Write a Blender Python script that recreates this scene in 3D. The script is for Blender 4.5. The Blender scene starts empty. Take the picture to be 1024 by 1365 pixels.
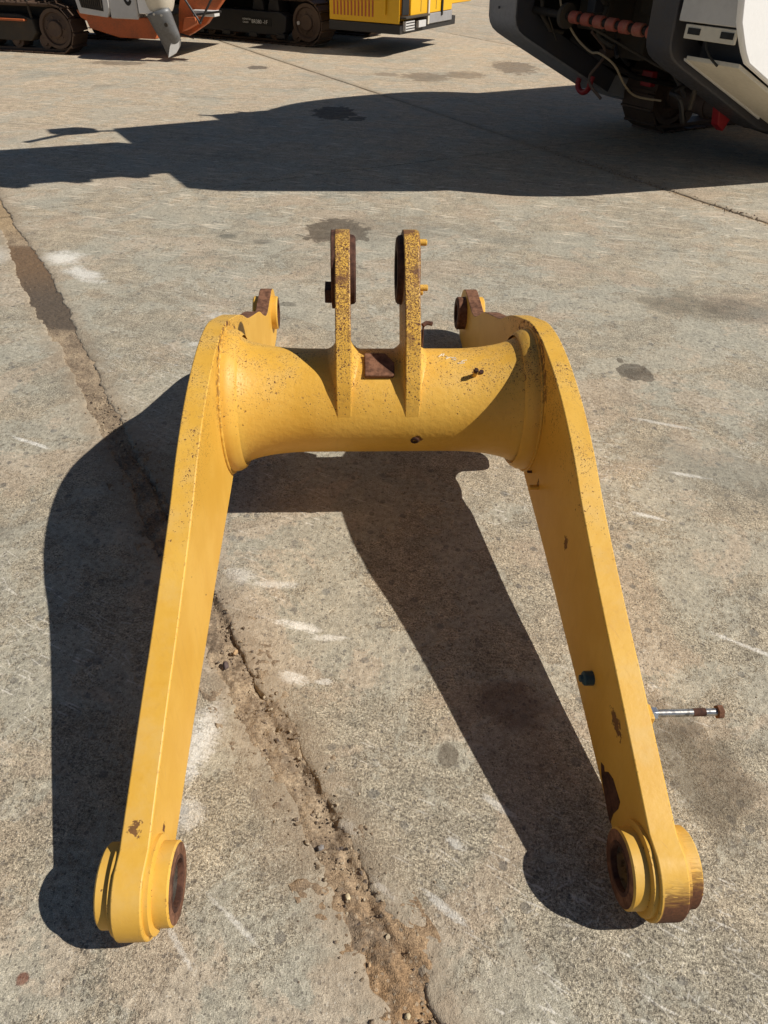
import bpy, bmesh, math, random
from mathutils import Vector, Matrix, noise
R = math.radians
random.seed(7)
scene = bpy.context.scene
col = scene.collection

# ------------------------------------------------------------------ camera
CAM_P, CAM_H, CAM_ROLL, CAM_F = .68223, 1.68458, .026985, 952.576
cam = bpy.data.cameras.new('camera')
cam.sensor_fit = 'VERTICAL'; cam.sensor_height = 24.0
cam.lens = CAM_F / 1365.0 * 24.0
cam.clip_start = .05; cam.clip_end = 600
cam_o = bpy.data.objects.new('camera', cam); col.objects.link(cam_o)
fw = Vector((0, math.cos(CAM_P), -math.sin(CAM_P)))
up = Vector((0, math.sin(CAM_P), math.cos(CAM_P)))
ri = Vector((1, 0, 0))
c_, s_ = math.cos(CAM_ROLL), math.sin(CAM_ROLL)
ri, up = ri * c_ + up * s_, up * c_ - ri * s_
m = Matrix((ri, up, -fw)).transposed().to_4x4()
m.translation = (0, 0, CAM_H)
cam_o.matrix_world = m
scene.camera = cam_o

# ------------------------------------------------------------------ light
SUN = Vector((.9647, -.1981, 1.0)).normalized()          # towards the sun
world = bpy.data.worlds.new('World'); scene.world = world
world.use_nodes = True
wn = world.node_tree
bg = wn.nodes['Background']
sky = wn.nodes.new('ShaderNodeTexSky'); sky.sky_type = 'NISHITA'; sky.sun_disc = False
sky.sun_elevation = math.asin(SUN.z); sky.sun_rotation = math.atan2(SUN.x, SUN.y)
sky.air_density = 1.0; sky.dust_density = .6; sky.altitude = 1500
wn.links.new(sky.outputs[0], bg.inputs[0]); bg.inputs[1].default_value = .05
sl = bpy.data.lights.new('sun', 'SUN'); sl.energy = 5.0; sl.angle = R(.5); sl.color = (1, .945, .86)
sun_o = bpy.data.objects.new('sun', sl); col.objects.link(sun_o)
sun_o.rotation_euler = (-SUN).to_track_quat('-Z', 'Y').to_euler()
sun_o.location = (6, -2, 8)
scene.view_settings.view_transform = 'Standard'; scene.view_settings.look = 'None'
scene.view_settings.exposure = .06; scene.view_settings.gamma = 1.0
scene.view_settings.use_curve_mapping = False

# ------------------------------------------------------------------ node helper
class NT:
    def __init__(s, name):
        s.mat = bpy.data.materials.new(name); s.mat.use_nodes = True
        s.t = s.mat.node_tree; s.bsdf = s.t.nodes['Principled BSDF']
        s._obj = None; s._pos = None; s._nrm = None
    def new(s, k): return s.t.nodes.new(k)
    def put(s, v, sock):
        if isinstance(v, bpy.types.NodeSocket): s.t.links.new(v, sock)
        elif isinstance(v, (tuple, list)) and len(v) == 3 and sock.type == 'RGBA': sock.default_value = (*v, 1)
        else: sock.default_value = v
    def obj(s):
        if not s._obj: s._obj = s.new('ShaderNodeTexCoord').outputs['Object']
        return s._obj
    def pos(s):
        if not s._pos:
            g = s.new('ShaderNodeNewGeometry'); s._pos = g.outputs['Position']; s._nrm = g.outputs['Normal']
        return s._pos
    def nrm(s): s.pos(); return s._nrm
    def m(s, op, a, b=0.0, clamp=False):
        n = s.new('ShaderNodeMath'); n.operation = op; n.use_clamp = clamp
        s.put(a, n.inputs[0]); s.put(b, n.inputs[1]); return n.outputs[0]
    def sep(s, v):
        n = s.new('ShaderNodeSeparateXYZ'); s.put(v, n.inputs[0]); return n.outputs
    def comb(s, x, y, z):
        n = s.new('ShaderNodeCombineXYZ'); s.put(x, n.inputs[0]); s.put(y, n.inputs[1]); s.put(z, n.inputs[2]); return n.outputs[0]
    def noise(s, vec, scale, detail=2, rough=.5, dist=0.0):
        n = s.new('ShaderNodeTexNoise'); s.put(vec, n.inputs['Vector'])
        n.inputs['Scale'].default_value = scale; n.inputs['Detail'].default_value = detail
        n.inputs['Roughness'].default_value = rough; n.inputs['Distortion'].default_value = dist
        return n.outputs[0]
    def noise_c(s, vec, scale, detail=2):
        n = s.new('ShaderNodeTexNoise'); s.put(vec, n.inputs['Vector'])
        n.inputs['Scale'].default_value = scale; n.inputs['Detail'].default_value = detail
        return n.outputs['Color']
    def voro(s, vec, scale, rnd=1.0, feat='F1', dim='3D'):
        n = s.new('ShaderNodeTexVoronoi'); n.voronoi_dimensions = dim; n.feature = feat
        s.put(vec, n.inputs['Vector']); n.inputs['Scale'].default_value = scale; n.inputs['Randomness'].default_value = rnd
        return n.outputs['Distance'], n.outputs['Color']
    def step(s, v, lo, hi, a=0.0, b=1.0):
        n = s.new('ShaderNodeMapRange'); n.interpolation_type = 'SMOOTHSTEP'
        s.put(v, n.inputs[0]); s.put(lo, n.inputs[1]); s.put(hi, n.inputs[2]); s.put(a, n.inputs[3]); s.put(b, n.inputs[4])
        return n.outputs[0]
    def lin(s, v, lo, hi, a=0.0, b=1.0):
        n = s.new('ShaderNodeMapRange')
        s.put(v, n.inputs[0]); s.put(lo, n.inputs[1]); s.put(hi, n.inputs[2]); s.put(a, n.inputs[3]); s.put(b, n.inputs[4])
        return n.outputs[0]
    def mix(s, f, a, b, mode='MIX'):
        n = s.new('ShaderNodeMix'); n.data_type = 'RGBA'; n.blend_type = mode
        s.put(f, n.inputs[0]); s.put(a, n.inputs[6]); s.put(b, n.inputs[7]); return n.outputs[2]
    def vmath(s, op, a, b=(0, 0, 0)):
        n = s.new('ShaderNodeVectorMath'); n.operation = op
        s.put(a, n.inputs[0]); s.put(b, n.inputs[1])
        return n.outputs['Value'] if op in ('LENGTH', 'DOT_PRODUCT', 'DISTANCE') else n.outputs[0]
    def tmap(s, v, loc=(0, 0, 0), rot=(0, 0, 0), scale=(1, 1, 1)):
        n = s.new('ShaderNodeMapping'); n.vector_type = 'TEXTURE'
        s.put(v, n.inputs[0]); n.inputs[1].default_value = loc; n.inputs[2].default_value = rot; n.inputs[3].default_value = scale
        return n.outputs[0]
    def blob(s, v, loc, rot, scale, nz=None, amt=0.0, lo=.8, hi=1.1):
        d = s.vmath('LENGTH', s.tmap(v, loc, rot, scale))
        if nz is not None: d = s.m('ADD', d, s.m('MULTIPLY', s.m('SUBTRACT', nz, .5), amt))
        return s.step(d, lo, hi, 1.0, 0.0)
    def bump(s, h, strength, dist, prev=None):
        n = s.new('ShaderNodeBump'); n.inputs['Strength'].default_value = strength; n.inputs['Distance'].default_value = dist
        s.put(h, n.inputs['Height'])
        if prev is not None: s.put(prev, n.inputs['Normal'])
        return n.outputs[0]
    def out(s, colr, rough=.6, metal=0.0, normal=None, spec=.5):
        s.put(colr, s.bsdf.inputs['Base Color']); s.put(rough, s.bsdf.inputs['Roughness']); s.put(metal, s.bsdf.inputs['Metallic'])
        s.put(spec, s.bsdf.inputs['Specular IOR Level'])
        if normal is not None: s.put(normal, s.bsdf.inputs['Normal'])
        return s.mat

def grimy(name, base, rough=.55, metal=0.0, dirt=(.10, .075, .05), amount=.35, scale=3.0, bump=.12, spec=.4):
    n = NT(name); o = n.pos()
    a = n.noise(o, scale, 5, .6); b = n.noise(o, scale * 9, 4, .65)
    f = n.m('MULTIPLY', n.step(n.m('ADD', n.m('MULTIPLY', a, .6), n.m('MULTIPLY', b, .4)), .42, .68), amount)
    c = n.mix(f, base, dirt)
    c = n.mix(n.m('MULTIPLY', n.step(n.noise(o, scale * 30, 2), .6, .75), amount * .6), c, tuple(x * .55 for x in base))
    return n.out(c, n.lin(b, .3, .7, rough - .1, rough + .15), metal, n.bump(b, bump, .01), spec)

# ------------------------------------------------------------------ concrete yard
LX, LY = Vector((.858, .514)), Vector((.514, -.858))       # across / along the slab rows
V0, DV, U0, DU = .325, 5.11, .06, 6.22

def concrete(i=99, j=99):
    """one concrete; each slab carries only the scuffs and stains that lie on it"""
    def here(cx, cy, r):
        v, u = cx * LX.x + cy * LX.y, cx * LY.x + cy * LY.y
        return V0 + DV * i - r < v < V0 + DV * (i + 1) + r and U0 - DU * (j + 1) - r < u < U0 - DU * j + r
    n = NT('concrete'); P3 = n.pos(); x, y, z = n.sep(P3)
    P = n.comb(x, y, 0.0)
    big = n.noise(P, .45, 4, .55); mid = n.noise(P, 2.3, 5, .6); sm = n.noise(P, 11, 5, .65)
    grit = n.noise(P, 150, 3, .75); fine = n.noise(P, 420, 2, .6); coarse = n.noise(P, 48, 4, .7)
    tan, gry, wrm = (.480, .408, .308), (.405, .370, .298), (.570, .455, .325)
    c = n.mix(n.step(n.m('ADD', n.m('MULTIPLY', big, .5), n.m('MULTIPLY', mid, .5)), .40, .60), gry, tan)
    c = n.mix(n.step(y, 4.5, 10.5, 0.0, .75), c, wrm)
    # cool grey and brown areas that cut through the tan
    c = n.mix(n.m('MULTIPLY', n.step(n.noise(P, 1.1, 6, .62, .5), .52, .68), .5), c, (.285, .288, .250))
    c = n.mix(n.m('MULTIPLY', n.step(n.noise(n.vmath('ADD', P, (31., 7., 0.)), 3.2, 5, .6, .4), .55, .72), .35), c, (.385, .295, .215))
    # tyre and track passes, long faint streaks
    st = n.noise(n.tmap(P, (0, 0, 0), (0, 0, R(-16)), (2.6, .09, 1)), 1.0, 4, .6)
    c = n.mix(n.m('MULTIPLY', n.step(st, .5, .72), n.step(y, 2.5, 6, .12, .5)), c, (.29, .255, .205))
    st2 = n.noise(n.tmap(P, (0, 0, 0), (0, 0, R(-30)), (1.1, .03, 1)), 1.0, 3, .6)
    c = n.mix(n.m('MULTIPLY', n.step(st2, .58, .74), .35), c, (.60, .54, .44))
    sx = n.mix(n.lin(sm, .3, .7), (.72, .72, .72), (1.22, 1.21, 1.19))
    c = n.mix(1.0, c, sx, 'MULTIPLY')
    skin = n.step(n.m('ADD', n.noise(n.vmath('ADD', P, (3., 17., 0.)), 2.1, 7, .68, .6), n.m('MULTIPLY', n.m('SUBTRACT', coarse, .5), .14)), .485, .535)
    raw = n.lin(skin, 0, 1, 1.0, .38)
    gx = n.mix(n.lin(grit, .35, .65), (.42, .41, .40), (1.50, 1.50, 1.49))
    c = n.mix(n.m('MULTIPLY', n.lin(y, 1.0, 9.0, 1.0, .55), raw), c, n.mix(1.0, c, gx, 'MULTIPLY'))
    fx = n.mix(n.lin(fine, .32, .68), (.70, .69, .68), (1.27, 1.27, 1.26))
    c = n.mix(n.lin(y, 1.0, 5.0, 1.0, .3), c, n.mix(1.0, c, fx, 'MULTIPLY'))
    stg = n.noise(n.tmap(P, (0, 0, 0), (0, 0, R(-24)), (.030, .0065, 1)), 1.0, 3, .65)
    c = n.mix(n.m('MULTIPLY', n.lin(y, 1.0, 8.0, .8, .5), raw), c, n.mix(1.0, c, n.mix(n.lin(stg, .36, .66), (.82, .81, .80), (1.19, 1.19, 1.18)), 'MULTIPLY'))
    # thin worn skin: grey laitance over the sandier body, with crisp edges
    c = n.mix(n.m('MULTIPLY', skin, .42), c, (.345, .342, .288))
    skin2 = n.step(n.m('ADD', n.noise(n.vmath('ADD', P, (23., 5., 0.)), 1.7, 7, .66, .5), n.m('MULTIPLY', n.m('SUBTRACT', coarse, .5), .12)), .53, .575)
    c = n.mix(n.m('MULTIPLY', skin2, .42), c, (.50, .39, .285))
    c = n.mix(n.lin(y, 3.0, 12.0, .8, .5), c, n.mix(1.0, c, n.mix(n.lin(coarse, .33, .67), (.68, .67, .66), (1.30, 1.30, 1.29)), 'MULTIPLY'))
    fx = n.mix(n.lin(fine, .32, .68), (.70, .69, .68), (1.27, 1.27, 1.26))
    c = n.mix(n.lin(y, 1.0, 5.0, 1.0, .3), c, n.mix(1.0, c, fx, 'MULTIPLY'))
    # aggregate showing through: dark, pale and rusty chips
    warp = n.vmath('ADD', P, n.vmath('SCALE', n.noise_c(P, 40, 2)))
    warp_n = n.t.nodes[-1]
    for nd in n.t.nodes:
        if nd.bl_idname == 'ShaderNodeVectorMath' and nd.operation == 'SCALE': nd.inputs['Scale'].default_value = .012
    agg = 0
    for sc, thr, colr, rad, am in ((26, .945, (.15, .14, .125), .30, .6), (60, .90, (.13, .115, .10), .30, .6), (75, .945, (.52, .47, .38), .26, .5),
                                   (17, .972, (.17, .165, .15), .26, .6), (120, .86, (.10, .085, .07), .30, .65), (150, .92, (.60, .55, .46), .30, .6)):
        d, vc = n.voro(warp, sc, 1.0, 'F1', '2D')
        r = n.sep(vc)[0]
        mk = n.m('MULTIPLY', n.step(r, thr, thr + .02), n.step(d, rad - .06, rad + .04, 1.0, 0.0))
        c = n.mix(n.m('MULTIPLY', mk, am), c, colr)
    # pale scrapes left by track shoes and buckets
    brk = n.noise(P, 70, 3, .7); reg = n.noise(n.vmath('ADD', P, (9., 3., 0.)), 1.2, 3, .5)
    for ang, ln, wd, thr, am, rlo in ((-24, .10, .010, .90, .55, .46), (-34, .16, .007, .92, .5, .48), (28, .05, .006, .93, .45, .5),
                                      (62, .05, .006, .94, .45, .5), (-8, .07, .013, .93, .45, .52), (-52, .09, .007, .93, .45, .5)):
        d, vc = n.voro(n.tmap(n.vmath('ADD', P, (ang * .37, ln * 50, 0.)), (0, 0, 0), (0, 0, R(ang)), (ln, wd, 1)), 1.0, 1.0, 'F1', '2D')
        r = n.sep(vc)[0]
        mk = n.m('MULTIPLY', n.step(r, thr, thr + .03), n.step(n.m('ADD', d, n.m('MULTIPLY', n.m('SUBTRACT', brk, .5), 1.3)), .08, .34, 1.0, 0.0))
        mk = n.m('MULTIPLY', mk, n.step(reg, rlo, rlo + .15))
        c = n.mix(n.m('MULTIPLY', mk, am), c, (.80, .75, .66))
    for ang, ln, wd, thr in ((-20, .30, .045, .86), (24, .16, .04, .90), (-6, .42, .03, .88)):
        d, vc = n.voro(n.tmap(n.vmath('ADD', P, (ang * .31, ln * 31, 0.)), (0, 0, 0), (0, 0, R(ang)), (ln, wd, 1)), 1.0, 1.0, 'F1', '2D')
        mk = n.m('MULTIPLY', n.step(n.sep(vc)[0], thr, thr + .03), n.step(n.m('ADD', d, n.m('MULTIPLY', n.m('SUBTRACT', sm, .5), 1.0)), .08, .34, 1.0, 0.0))
        c = n.mix(n.m('MULTIPLY', mk, n.step(y, 3.0, 6.0, 0.0, .6)), c, (.78, .68, .53))
    # chalky scuffs in known spots  (x, y, rx, ry, angle)
    nz = n.noise(P, 13, 5, .7); nzs = n.noise(n.tmap(P, (0, 0, 0), (0, 0, R(-8)), (.09, .018, 1)), 1.0, 4, .65)
    frag = n.m('ADD', n.m('MULTIPLY', n.noise(n.tmap(P, (0, 0, 0), (0, 0, R(-16)), (.030, .0075, 1)), 1.0, 6, .75), .75), n.m('MULTIPLY', n.m('SUBTRACT', grit, .5), .35))
    for cx, cy, rx, ry, a, am in ((-.47, 1.10, .055, .13, -12, .75), (-.46, .88, .06, .05, 0, .55), (-.26, 1.50, .085, .020, -14, .85), (-.15, 1.455, .07, .014, 0, .6),
                                  (-.25, 1.30, .055, .022, -20, .9), (-.16, 1.29, .03, .012, 0, .7), (-2.13, 4.60, .16, .13, -40, .8), (-1.9, 4.33, .22, .08, -38, .85),
                                  (-2.62, 4.55, .20, .28, -40, .6), (-.475, 1.72, .07, .04, -20, .55), (-.35, 1.68, .08, .02, 0, .5), (.02, .72, .045, .012, -40, .7), (.16, .68, .07, .012, -38, .7),
                                  (-.07, .86, .035, .02, -30, .7), (-.52, .80, .10, .014, 0, .5), (-.85, 3.75, .22, .05, -12, .5), (-.62, 3.30, .16, .05, -25, .5), (-.95, 3.45, .14, .03, 30, .5), (-.50, .985, .05, .03, 0, .6), (-.30, .64, .10, .008, -38, .5), (-.42, .60, .09, .007, -50, .5), (1.24, 2.36, .10, .012, -14, .85), (1.0, 2.09, .09, .012, -22, .8),
                                  (1.12, 1.47, .14, .010, -30, .7), (1.25, 2.75, .16, .014, -18, .6), (-1.48, 2.47, .11, .012, -24, .8), (-.72, 2.62, .08, .05, -10, .45), (.19, .83, .03, .012, -35, .6), (.30, .93, .06, .012, -38, .6)):
        if not here(cx, cy, max(rx, ry)): continue
        mk = n.blob(P, (cx, cy, 0), (0, 0, R(a)), (rx * 1.25, ry * 1.35, 1), nz, 1.3, .15, 1.15)
        mk = n.m('MULTIPLY', n.step(mk, 0.0, .5), n.step(n.m('ADD', n.m('MULTIPLY', mk, .30), frag), .42, .72))
        c = n.mix(n.m('MULTIPLY', mk, am), c, (.80, .77, .70))
    # oil and water stains, and other dark patches
    nb = n.noise(P, 3.4, 4, .55); nb2 = n.noise(P, 16, 3, .6)
    nb3 = n.noise(P, 7.5, 4, .6, .4)
    ns = n.m('ADD', n.m('MULTIPLY', nb3, .7), n.m('MULTIPLY', nb2, .3))
    for cx, cy, rx, ry, a, colr, am, soft in ((-.40, 5.26, .24, .27, 0, (.085, .064, .045), .85, .12), (-.72, 9.55, .26, .42, 0, (.05, .045, .04), .85, .12), (-.44, 9.25, .12, .14, 0, (.05, .045, .04), .8, .15),
                                              (1.237, 3.225, .085, .095, 10, (.085, .068, .052), .8, .1), (1.19, 3.36, .02, .03, 0, (.09, .07, .05), .8, .2), (.45, 12.45, .38, .45, 0, (.16, .115, .075), .7, .3), (1.05, 12.75, .32, .38, 0, (.16, .115, .075), .65, .3),
                                              (1.93, 13.7, .36, .72, 0, (.15, .11, .075), .75, .12), (-2.15, 12.95, .17, .20, 0, (.09, .07, .055), .85, .12), (-.15, 12.6, .22, .2, 0, (.2, .15, .1), .6, .3),
                                              (.855, 1.03, .13, .20, 15, (.125, .10, .07), .72, .55), (.80, 1.19, .10, .10, 0, (.12, .095, .07), .5, .5), (.185, 1.064, .028, .035, 0, (.11, .085, .06), .75, .3), (.37, 1.225, .10, .09, 0, (.10, .06, .05), .6, .5),
                                              (1.75, 4.1, .30, .20, -20, (.13, .115, .085), .55, .6), (2.08, 4.05, .28, .22, -10, (.12, .10, .08), .5, .6), (-4.35, 13.05, .45, .25, 0, (.10, .07, .045), .7, .3),  # last entry: brown patch by the crawler
                                              (.02, 5.35, .5, .35, 0, (.17, .155, .125), .4, .6), (-.9, 5.0, .09, .05, 0, (.12, .11, .09), .6, .3), (-1.15, 5.1, .09, .05, 0, (.12, .12, .10), .6, .3), (-1.55, 1.9, .3, .06, 0, (.16, .145, .12), .6, .5),
                                              (1.45, 2.35, .5, .22, -30, (.17, .165, .14), .45, .6), (-.716, .522, .014, .014, 0, (.17, .055, .03), .8, .3), (-.58, 3.95, .05, .04, 0, (.10, .09, .07), .6, .3), (-.28, 4.55, .05, .025, 30, (.11, .10, .08), .6, .3)):
        if not here(cx, cy, max(rx, ry) * 1.3): continue
        mk = n.blob(P, (cx, cy, 0), (0, 0, R(a)), (rx, ry, 1), ns, 2.2, 1.0 - soft, 1.0 + soft * .4)
        mk = n.m('MULTIPLY', mk, n.lin(nb2, .3, .7, .75, 1.0))
        c = n.mix(n.m('MULTIPLY', mk, am), c, colr)
    # soil rubbed into the concrete along the open joint
    v = n.m('ADD', n.m('MULTIPLY', x, LX.x), n.m('MULTIPLY', y, LX.y))
    dv = n.m('ADD', n.m('ABSOLUTE', n.m('SUBTRACT', v, V0)), n.m('MULTIPLY', n.m('SUBTRACT', nz, .5), .22))
    c = n.mix(n.step(dv, .03, .18, .75, 0.0), c, n.mix(nb2, (.27, .21, .145), (.42, .335, .24)))
    v2 = n.m('ADD', n.m('ABSOLUTE', n.m('SUBTRACT', v, V0 + DV)), n.m('MULTIPLY', n.m('SUBTRACT', nz, .5), .16))
    c = n.mix(n.step(v2, .02, .12, .45, 0.0), c, (.33, .26, .18))
    h = n.m('ADD', n.m('MULTIPLY', grit, .7), n.m('MULTIPLY', fine, .3))
    b1 = n.bump(sm, .35, .02); b1 = n.bump(coarse, .6, .010, b1); b1 = n.bump(skin, .3, .004, b1); b2 = n.bump(h, 1.0, .008, b1)
    n.put(n.lin(skin, 0, 1, 1.0, .45), n.t.nodes[[q for q in range(len(n.t.nodes)) if n.t.nodes[q].bl_idname == 'ShaderNodeBump'][-1]].inputs['Strength'])
    return n.out(c, n.lin(grit, .3, .7, .72, .95), 0.0, b2, .25)

def dirt_mat():
    n = NT('packed_soil'); P3 = n.pos(); x, y, z = n.sep(P3); P = n.comb(x, y, 0.0)
    a = n.noise(P, 9, 5, .65); g = n.noise(P, 120, 3, .7); f = n.noise(P, 330, 2, .6)
    c = n.mix(n.step(a, .38, .62), (.22, .165, .115), (.39, .30, .205))
    near = n.m('MULTIPLY', n.step(y, .35, .95, 1.0, 0.0), n.step(a, .36, .52))
    c = n.mix(n.m('MULTIPLY', near, .8), c, n.mix(g, (.24, .125, .05), (.40, .24, .115)))
    far = n.step(y, 4.8, 5.3)
    c = n.mix(n.m('MULTIPLY', far, .6), c, (.42, .30, .17))
    c = n.mix(1.0, c, n.mix(n.lin(g, .3, .7), (.55, .54, .53), (1.4, 1.4, 1.38)), 'MULTIPLY')
    c = n.mix(1.0, c, n.mix(n.lin(f, .3, .7), (.7, .7, .7), (1.28, 1.28, 1.27)), 'MULTIPLY')
    d, vc = n.voro(P, 85, 1.0, 'F1', '2D')
    c = n.mix(n.m('MULTIPLY', n.step(n.sep(vc)[0], .82, .85), n.step(d, .2, .4, .5, 0.0)), c, (.44, .36, .26))
    wet = n.m('MULTIPLY', n.step(n.m('ADD', y, n.m('MULTIPLY', a, .2)), 3.62, 3.70), n.step(n.m('ADD', y, n.m('MULTIPLY', a, .2)), 4.86, 4.95, 1.0, 0.0))
    wetc = n.mix(n.step(y, 3.9, 4.5), (.13, .10, .072), (.20, .13, .075))
    c = n.mix(wet, c, n.mix(1.0, wetc, n.mix(n.lin(g, .3, .7), (.8, .8, .8), (1.15, 1.15, 1.15)), 'MULTIPLY'))
    return n.out(c, n.lin(wet, 0, 1, .95, .45), 0.0, n.bump(n.m('ADD', g, f), .7, .006), .3)

def yellow_paint(name, rust=0.0, cast=0.0):
    """worn machine paint; object coordinates are the arm's own (y shifted by 2 m)."""
    n = NT(name); o = n.obj(); x, y, z = n.sep(o)
    a = n.noise(o, 5, 4, .55); b = n.noise(o, 38, 3, .6)
    c = n.mix(n.step(a, .35, .65), (.650, .360, .048), (.705, .412, .070))
    c = n.mix(n.m('MULTIPLY', n.step(b, .52, .72), .22), c, (.60, .295, .028))
    # faint vertical runs and smudges
    sm = n.noise(n.tmap(o, (0, 0, 0), (0, 0, 0), (.02, .02, .25)), 1.0, 3, .6)
    c = n.mix(n.m('MULTIPLY', n.step(sm, .56, .74), .22), c, (.50, .265, .05))
    # rust pits: denser on the surfaces that faced the weather on top
    dens = n.m('ADD', n.step(z, .42, .66, .0, .95), n.m('MULTIPLY', n.step(z, .56, .72), rust), True)
    dist = n.vmath('ADD', o, n.vmath('SCALE', n.noise_c(o, 90, 2)))
    for nd in n.t.nodes:
        if nd.bl_idname == 'ShaderNodeVectorMath' and nd.operation == 'SCALE': nd.inputs['Scale'].default_value = .016
    rustc = n.mix(n.noise(o, 160, 2), (.055, .022, .012), (.19, .075, .03))
    pits = None
    for sc, lo in ((150, .72), (95, .42), (240, .85)):
        d, vc = n.voro(dist, sc, 1.0)
        r = n.sep(vc)[0]
        mk = n.m('MULTIPLY', n.step(r, n.m('SUBTRACT', 1.0, n.m('MULTIPLY', dens, lo)), n.m('SUBTRACT', 1.02, n.m('MULTIPLY', dens, lo))), n.step(d, .20, .34, 1.0, 0.0))
        pits = mk if pits is None else n.m('MAXIMUM', pits, mk)
    cl = n.step(n.noise(o, 9, 4, .65), .40, .60, .08, 1.0)
    pits = n.m('MULTIPLY', pits, n.mix(min(1.0, rust * 2), cl, (1, 1, 1)))
    # a few lone nicks anywhere
    d, vc = n.voro(dist, 30, 1.0)
    pits = n.m('MAXIMUM', pits, n.m('MULTIPLY', n.step(n.sep(vc)[0], .965, .975), n.step(d, .06, .13, 1.0, 0.0)))
    # flaking along the weld round the tube ends
    rad = n.vmath('LENGTH', n.comb(0.0, n.m('SUBTRACT', y, .148), n.m('SUBTRACT', z, .435)))
    band = n.m('MULTIPLY', n.step(n.m('ABSOLUTE', n.m('SUBTRACT', rad, .262)), .006, .022, 1.0, 0.0), n.step(n.m('ABSOLUTE', x), .43, .45))
    band = n.m('MULTIPLY', band, n.step(z, .33, .55))
    band = n.m('MULTIPLY', band, n.step(n.m('ABSOLUTE', x), .503, .508, 1.0, 0.0))
    fl = n.m('ADD', n.noise(dist, 60, 3, .65), n.step(z, .38, .62, -.10, .07))
    pits = n.m('MAXIMUM', pits, n.m('MULTIPLY', band, n.step(fl, .555, .58)))
    # single bare patches (x, y, z, radii)
    pn = n.noise(o, 55, 3, .65)
    for cx, cy, cz, rx, ry, rz, am in ((-.555, -1.24, .205, .016, .020, .05, .9), (-.535, -1.195, .15, .02, .016, .02, 1.0), (.515, -.49, .343, .02, .018, .022, .9), (.517, -1.03, .25, .02, .045, .022, .9),
                                       (.505, -.16, .30, .02, .012, .02, .8), (-.57, -1.385, .075, .05, .02, .02, .8), (.118, -.02, .385, .018, .02, .015, .9)):
        pits = n.m('MAXIMUM', pits, n.m('MULTIPLY', n.blob(o, (cx, cy, cz), (0, 0, 0), (rx, ry, rz), pn, 2.4, .75, .95), am))
    # scraped end of the right arm, streaks running across it
    stn = n.noise(n.tmap(o, (0, 0, 0), (0, 0, 0), (.06, .010, .010)), 1.0, 3, .6)
    endz = n.m('MULTIPLY', n.step(n.m('ADD', z, n.m('MULTIPLY', stn, .12)), .215, .275, 1.0, 0.0), n.m('MULTIPLY', n.step(y, -1.25, -1.28), n.step(x, .525, .53)))
    pits = n.m('MAXIMUM', pits, n.m('MULTIPLY', endz, n.step(n.m('ADD', stn, n.step(z, .11, .225, .34, .0)), .55, .60)))
    # chipped arrises and a film of dust
    bv = n.new('ShaderNodeBevel'); bv.samples = 4; bv.inputs['Radius'].default_value = .008
    edge = n.step(n.vmath('DOT_PRODUCT', bv.outputs[0], n.nrm()), .90, .985, 1.0, 0.0)
    chip = n.m('MULTIPLY', edge, n.step(n.m('ADD', n.noise(dist, 95, 3, .65), n.step(z, .3, .7, 0.0, .05)), .60, .63))
    pits = n.m('MAXIMUM', pits, chip)
    dust = n.m('MULTIPLY', n.step(n.sep(n.nrm())[2], .2, .9), n.step(n.noise(o, 9, 5, .65), .42, .70))
    c = n.mix(n.m('MULTIPLY', dust, .30), c, (.62, .45, .20))
    scr = n.noise(n.tmap(o, (0, 0, 0), (.3, .2, .5), (.004, .09, .05)), 1.0, 3, .6)
    c = n.mix(n.m('MULTIPLY', n.step(scr, .66, .72), .35), c, (.46, .26, .075))
    c = n.mix(pits, c, rustc)
    if rust > .3:
        sp = n.noise(dist, 230, 2, .6)
        c = n.mix(n.m('MULTIPLY', n.step(n.m('ADD', sp, n.step(z, .54, .80, -.16, .03)), .50, .57), .85), c, rustc)
        ar = n.noise(o, 20, 4, .6); ax = n.m('ABSOLUTE', n.sep(n.nrm())[0])
        side = n.step(ax, .5, .8)
        f = n.m('MULTIPLY', n.step(n.m('ADD', n.m('ADD', ar, n.step(z, .90, .96, 0.0, .16)), n.m('MULTIPLY', side, .22)), .52, .66), n.step(z, .60, .80, .25, 1.0))
        c = n.mix(n.m('MULTIPLY', f, .88), c, n.mix(b, (.085, .034, .018), (.20, .085, .04)))
    bp = n.bump(n.noise(o, 60, 3, .6), .10 + cast, .006)
    bp = n.bump(pits, .5, -.0015, bp)
    return n.out(c, n.lin(pits, 0, 1, .48, .88), 0.0, bp, .38)

def rust_mat(name, c1=(.10, .045, .026), c2=(.24, .115, .065)):
    n = NT(name); o = n.obj()
    a = n.noise(o, 30, 5, .65); b = n.noise(o, 150, 3, .6)
    c = n.mix(n.step(a, .35, .65), c1, c2)
    c = n.mix(n.m('MULTIPLY', n.step(b, .5, .7), .5), c, tuple(v * .5 for v in c1))
    return n.out(c, .85, 0.0, n.bump(b, .3, .003), .25)

def chalk_mat():
    n = NT('chalk'); o = n.obj()
    return n.out(n.mix(n.step(n.noise(o, 260, 2), .45, .6), (.62, .50, .30), (.80, .79, .76)), .9)

def metal_mat(name, base, rough=.4):
    n = NT(name); o = n.obj(); a = n.noise(o, 60, 4, .6)
    c = n.mix(n.step(a, .48, .66), base, tuple(v * .35 for v in base))
    return n.out(c, n.lin(a, .3, .7, rough - .12, rough + .15), .9, n.bump(a, .1, .002))

def stone_mat(name, base):
    n = NT(name); o = n.obj(); a = n.noise(o, 40, 5, .6); b = n.noise(o, 220, 3, .6)
    c = n.mix(n.step(a, .35, .65), base, tuple(min(1, v * 1.45) for v in base))
    return n.out(c, .85, 0.0, n.bump(b, .4, .003), .3)

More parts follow.
